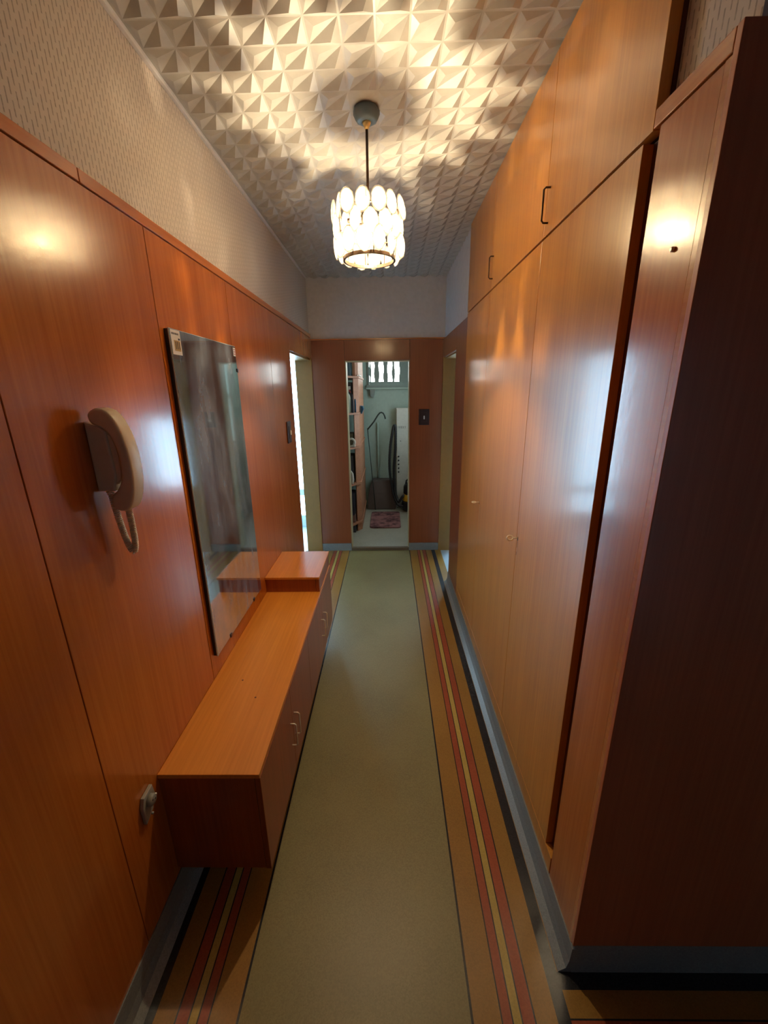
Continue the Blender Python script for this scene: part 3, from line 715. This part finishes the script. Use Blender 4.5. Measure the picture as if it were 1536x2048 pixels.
# pale strip lying on top board edge
bm = bmesh.new(); prism(bm, [(-.345, 4.775), (-.322, 4.795), (-.322, 5.20), (-.345, 5.20)], ZS[4], ZS[4]+.012, 'z')
item('pale_strip', bm, PAPERW, 'pale strip lying along the edge of the top shelf board', 'strip')

# faucet pipe with hook spout
bm = bmesh.new()
tube(bm, [(-.29, 5.70, 1.185), (-.20, 5.70, 1.29), (-.145, 5.70, 1.375), (-.118, 5.70, 1.405), (-.095, 5.70, 1.412), (-.070, 5.70, 1.400), (-.052, 5.70, 1.365), (-.042, 5.70, 1.325)], .010, 10)
bm2 = bm
item('bent_pipe', bm2, DKIRON, 'dark bent pipe with hooked end rising in front of the green wall', 'pipe')
bm = bmesh.new(); tube(bm, [(-.155, 5.925, .06), (-.155, 5.925, 1.26)], .012, 10); 
for z in (.6, 1.1): box(bm, -.175, -.135, 5.925, 5.949, z, z+.02)
item('wall_pipe', bm, GREEN, 'thin vertical pipe painted green on the end wall of the utility room', 'pipe')
bm = bmesh.new(); tube(bm, [(-.20, 5.66, .04), (-.292, 5.72, 1.20)], .006, 8); item('broom_stick', bm, DKIRON, 'dark broom stick leaning beside the shelving', 'stick')
bm = bmesh.new(); prism(bm, [(-.25, 1.62), (-.205, 1.60), (-.19, 1.66), (-.18, 1.715), (-.26, 1.715)], 5.90, 5.949, 'y', bev=.004); item('wall_bracket', bm, FRAMEM, 'grey bracket under the left end of the window sill', 'bracket')
# brown covered box
bm = bmesh.new(); t = bmesh.new()
b0 = [(-.318, 5.70, .031), (.100, 5.70, .031), (.100, 5.93, .031), (-.318, 5.93, .031)]
b1_ = [(-.300, 5.71, .27), (.100, 5.71, .27), (.100, 5.93, .27), (-.300, 5.93, .27)]
b2_ = [(-.245, 5.74, .455), (.096, 5.74, .455), (.096, 5.93, .455), (-.245, 5.93, .455)]
V = [[t.verts.new(p) for p in q] for q in (b0, b1_, b2_)]
for a, b in zip(V, V[1:]):
    for k in range(4): t.faces.new((a[k], a[(k+1) % 4], b[(k+1) % 4], b[k]))
t.faces.new(list(reversed(V[0]))); t.faces.new(V[-1]); bmesh.ops.bevel(t, geom=t.edges[:], offset=.012, segments=2, affect='EDGES')
merge(bm, t); item('covered_box', bm, BROWN, 'brown cloth-covered box against the green end wall', 'box')
# white boiler
bo = empty('water_heater', (.27, 5.88, .03), 'narrow white enamel appliance with a column of five dark knobs', 'water heater')
bx('casing', ENAMEL, bo, .108, .44, 5.80, 5.945, .031, 1.462, bev=.006)
bx('front_panel', ENAMEL, bo, .116, .272, 5.792, 5.7995, .20, 1.452, bev=.002)
for k in range(5):
    bm = bmesh.new(); z = .792 - k*.056
    lathe(bm, [(.001, 0), (.012, 0), (.011, -.012), (.001, -.012)], (.140, 5.7915, z), 12, axis='y'); mk('control_knob', bm, BLACKM, bo)
bm = bmesh.new()
# row of blurred grey marks as on the casing: I H X X Y like strokes
def stroke(x0, z0, x1, z1, r=.0022): tube(bm, [(x0, 5.7905, z0), (x1, 5.7905, z1)], r, 4)
X0, Z0, hh, ww = .135, 1.185, .032, .016
stroke(X0, Z0, X0, Z0+hh)
a = X0+.014; stroke(a, Z0, a, Z0+hh); stroke(a+ww, Z0, a+ww, Z0+hh); stroke(a, Z0+hh/2, a+ww, Z0+hh/2)
for k in range(2):
    a = X0+.014+(ww+.010)*(k+1); stroke(a, Z0, a+ww, Z0+hh); stroke(a, Z0+hh, a+ww, Z0)
a = X0+.014+(ww+.010)*3; stroke(a, Z0+hh, a+ww/2, Z0+hh/2); stroke(a+ww, Z0+hh, a+ww/2, Z0+hh/2); stroke(a+ww/2, Z0+hh/2, a+ww/2, Z0)
mk('lettering', bm, GREYINK, bo)
bm = bmesh.new(); lathe(bm, [(.0005, 0), (.007, 0), (.007, -.004), (.0005, -.004)], (.168, 5.7915, 1.01), 10, axis='y'); mk('indicator_lamp', bm, GREYINK, bo)
# vacuum cleaner
vc = empty('vacuum_cleaner', (.31, 5.62, .03), 'yellow and black canister vacuum cleaner with a tall black hose', 'vacuum cleaner')
vx, vy = .335, 5.64
bm = bmesh.new(); lathe(bm, [(.001, .03), (.145, .03), (.158, .045), (.155, .14), (.148, .155), (.001, .155)], (vx, vy, .03), 28); mk('base', bm, BLACKM, vc)
bm = bmesh.new(); lathe(bm, [(.001, .156), (.140, .156), (.142, .17), (.136, .235), (.120, .255), (.001, .255)], (vx, vy, .03), 28); mk('tank', bm, YELLOW, vc)
bm = bmesh.new(); lathe(bm, [(.001, .256), (.128, .256), (.133, .27), (.130, .36), (.115, .39), (.08, .41), (.001, .415)], (vx, vy, .03), 28); mk('motor_head', bm, BLACKM, vc)
bm = bmesh.new(); tube(bm, [(vx-.10, vy, .40), (vx-.09, vy, .47), (vx-.04, vy, .515), (vx+.04, vy, .515), (vx+.09, vy, .47), (vx+.10, vy, .40)], .012, 8); mk('carry_handle', bm, BLACKM, vc)
for k in range(4):
    a = math.pi/4 + k*math.pi/2; cx, cy = vx+.10*math.cos(a), vy+.10*math.sin(a)
    bm = bmesh.new(); lathe(bm, [(.001, -.012), (.022, -.012), (.028, 0), (.022, .012), (.001, .012)], (cx, cy, .0585), 14, axis='y'); mk('castor', bm, BLACKM, vc)
hp = lerp = None
def bez(q, n=26):
    out = []; m = len(q)
    for i in range(m-1):
        p0, p1, p2, p3 = (Vector(q[min(max(i+k-1, 0), m-1)]) for k in range(4))
        for t_ in range(n//(m-1)+1):
            u = t_/(n//(m-1)+1); out.append(.5*((2*p1)+(p2-p0)*u+(2*p0-5*p1+4*p2-p3)*u*u+(3*p1-p0-3*p2+p3)*u**3))
    out.append(Vector(q[-1])); return out
hq = [(.20, 5.56, .11), (.12, 5.60, .14), (.055, 5.64, .30), (.012, 5.67, .62), (.020, 5.69, .92), (.060, 5.70, 1.18), (.082, 5.70, 1.235), (.096, 5.70, 1.19), (.092, 5.69, .92), (.070, 5.68, .62), (.080, 5.66, .34), (.13, 5.60, .18), (.18, 5.585, .24), (.215, 5.60, .27)]
path = bez(hq, 200)
bm = bmesh.new(); tube(bm, path, [.018 + .0018*(i % 2) for i in range(len(path))], 10); mk('hose', bm, BLACKM, vc)
# rug
bm = bmesh.new(); pr = []
for cx, cy, a0 in ((.10, 4.90, -90), (.10, 5.50, 0), (-.205, 5.50, 90), (-.205, 4.90, 180)):
    for k in range(6):
        a = math.radians(a0 + k*18); pr.append((cx+.045*math.cos(a), cy+.045*math.sin(a)))
prism(bm, pr, .0305, .047, 'z', bev=.004); item('floor_mat', bm, RUG, 'worn dull red mat on the utility room floor', 'mat')
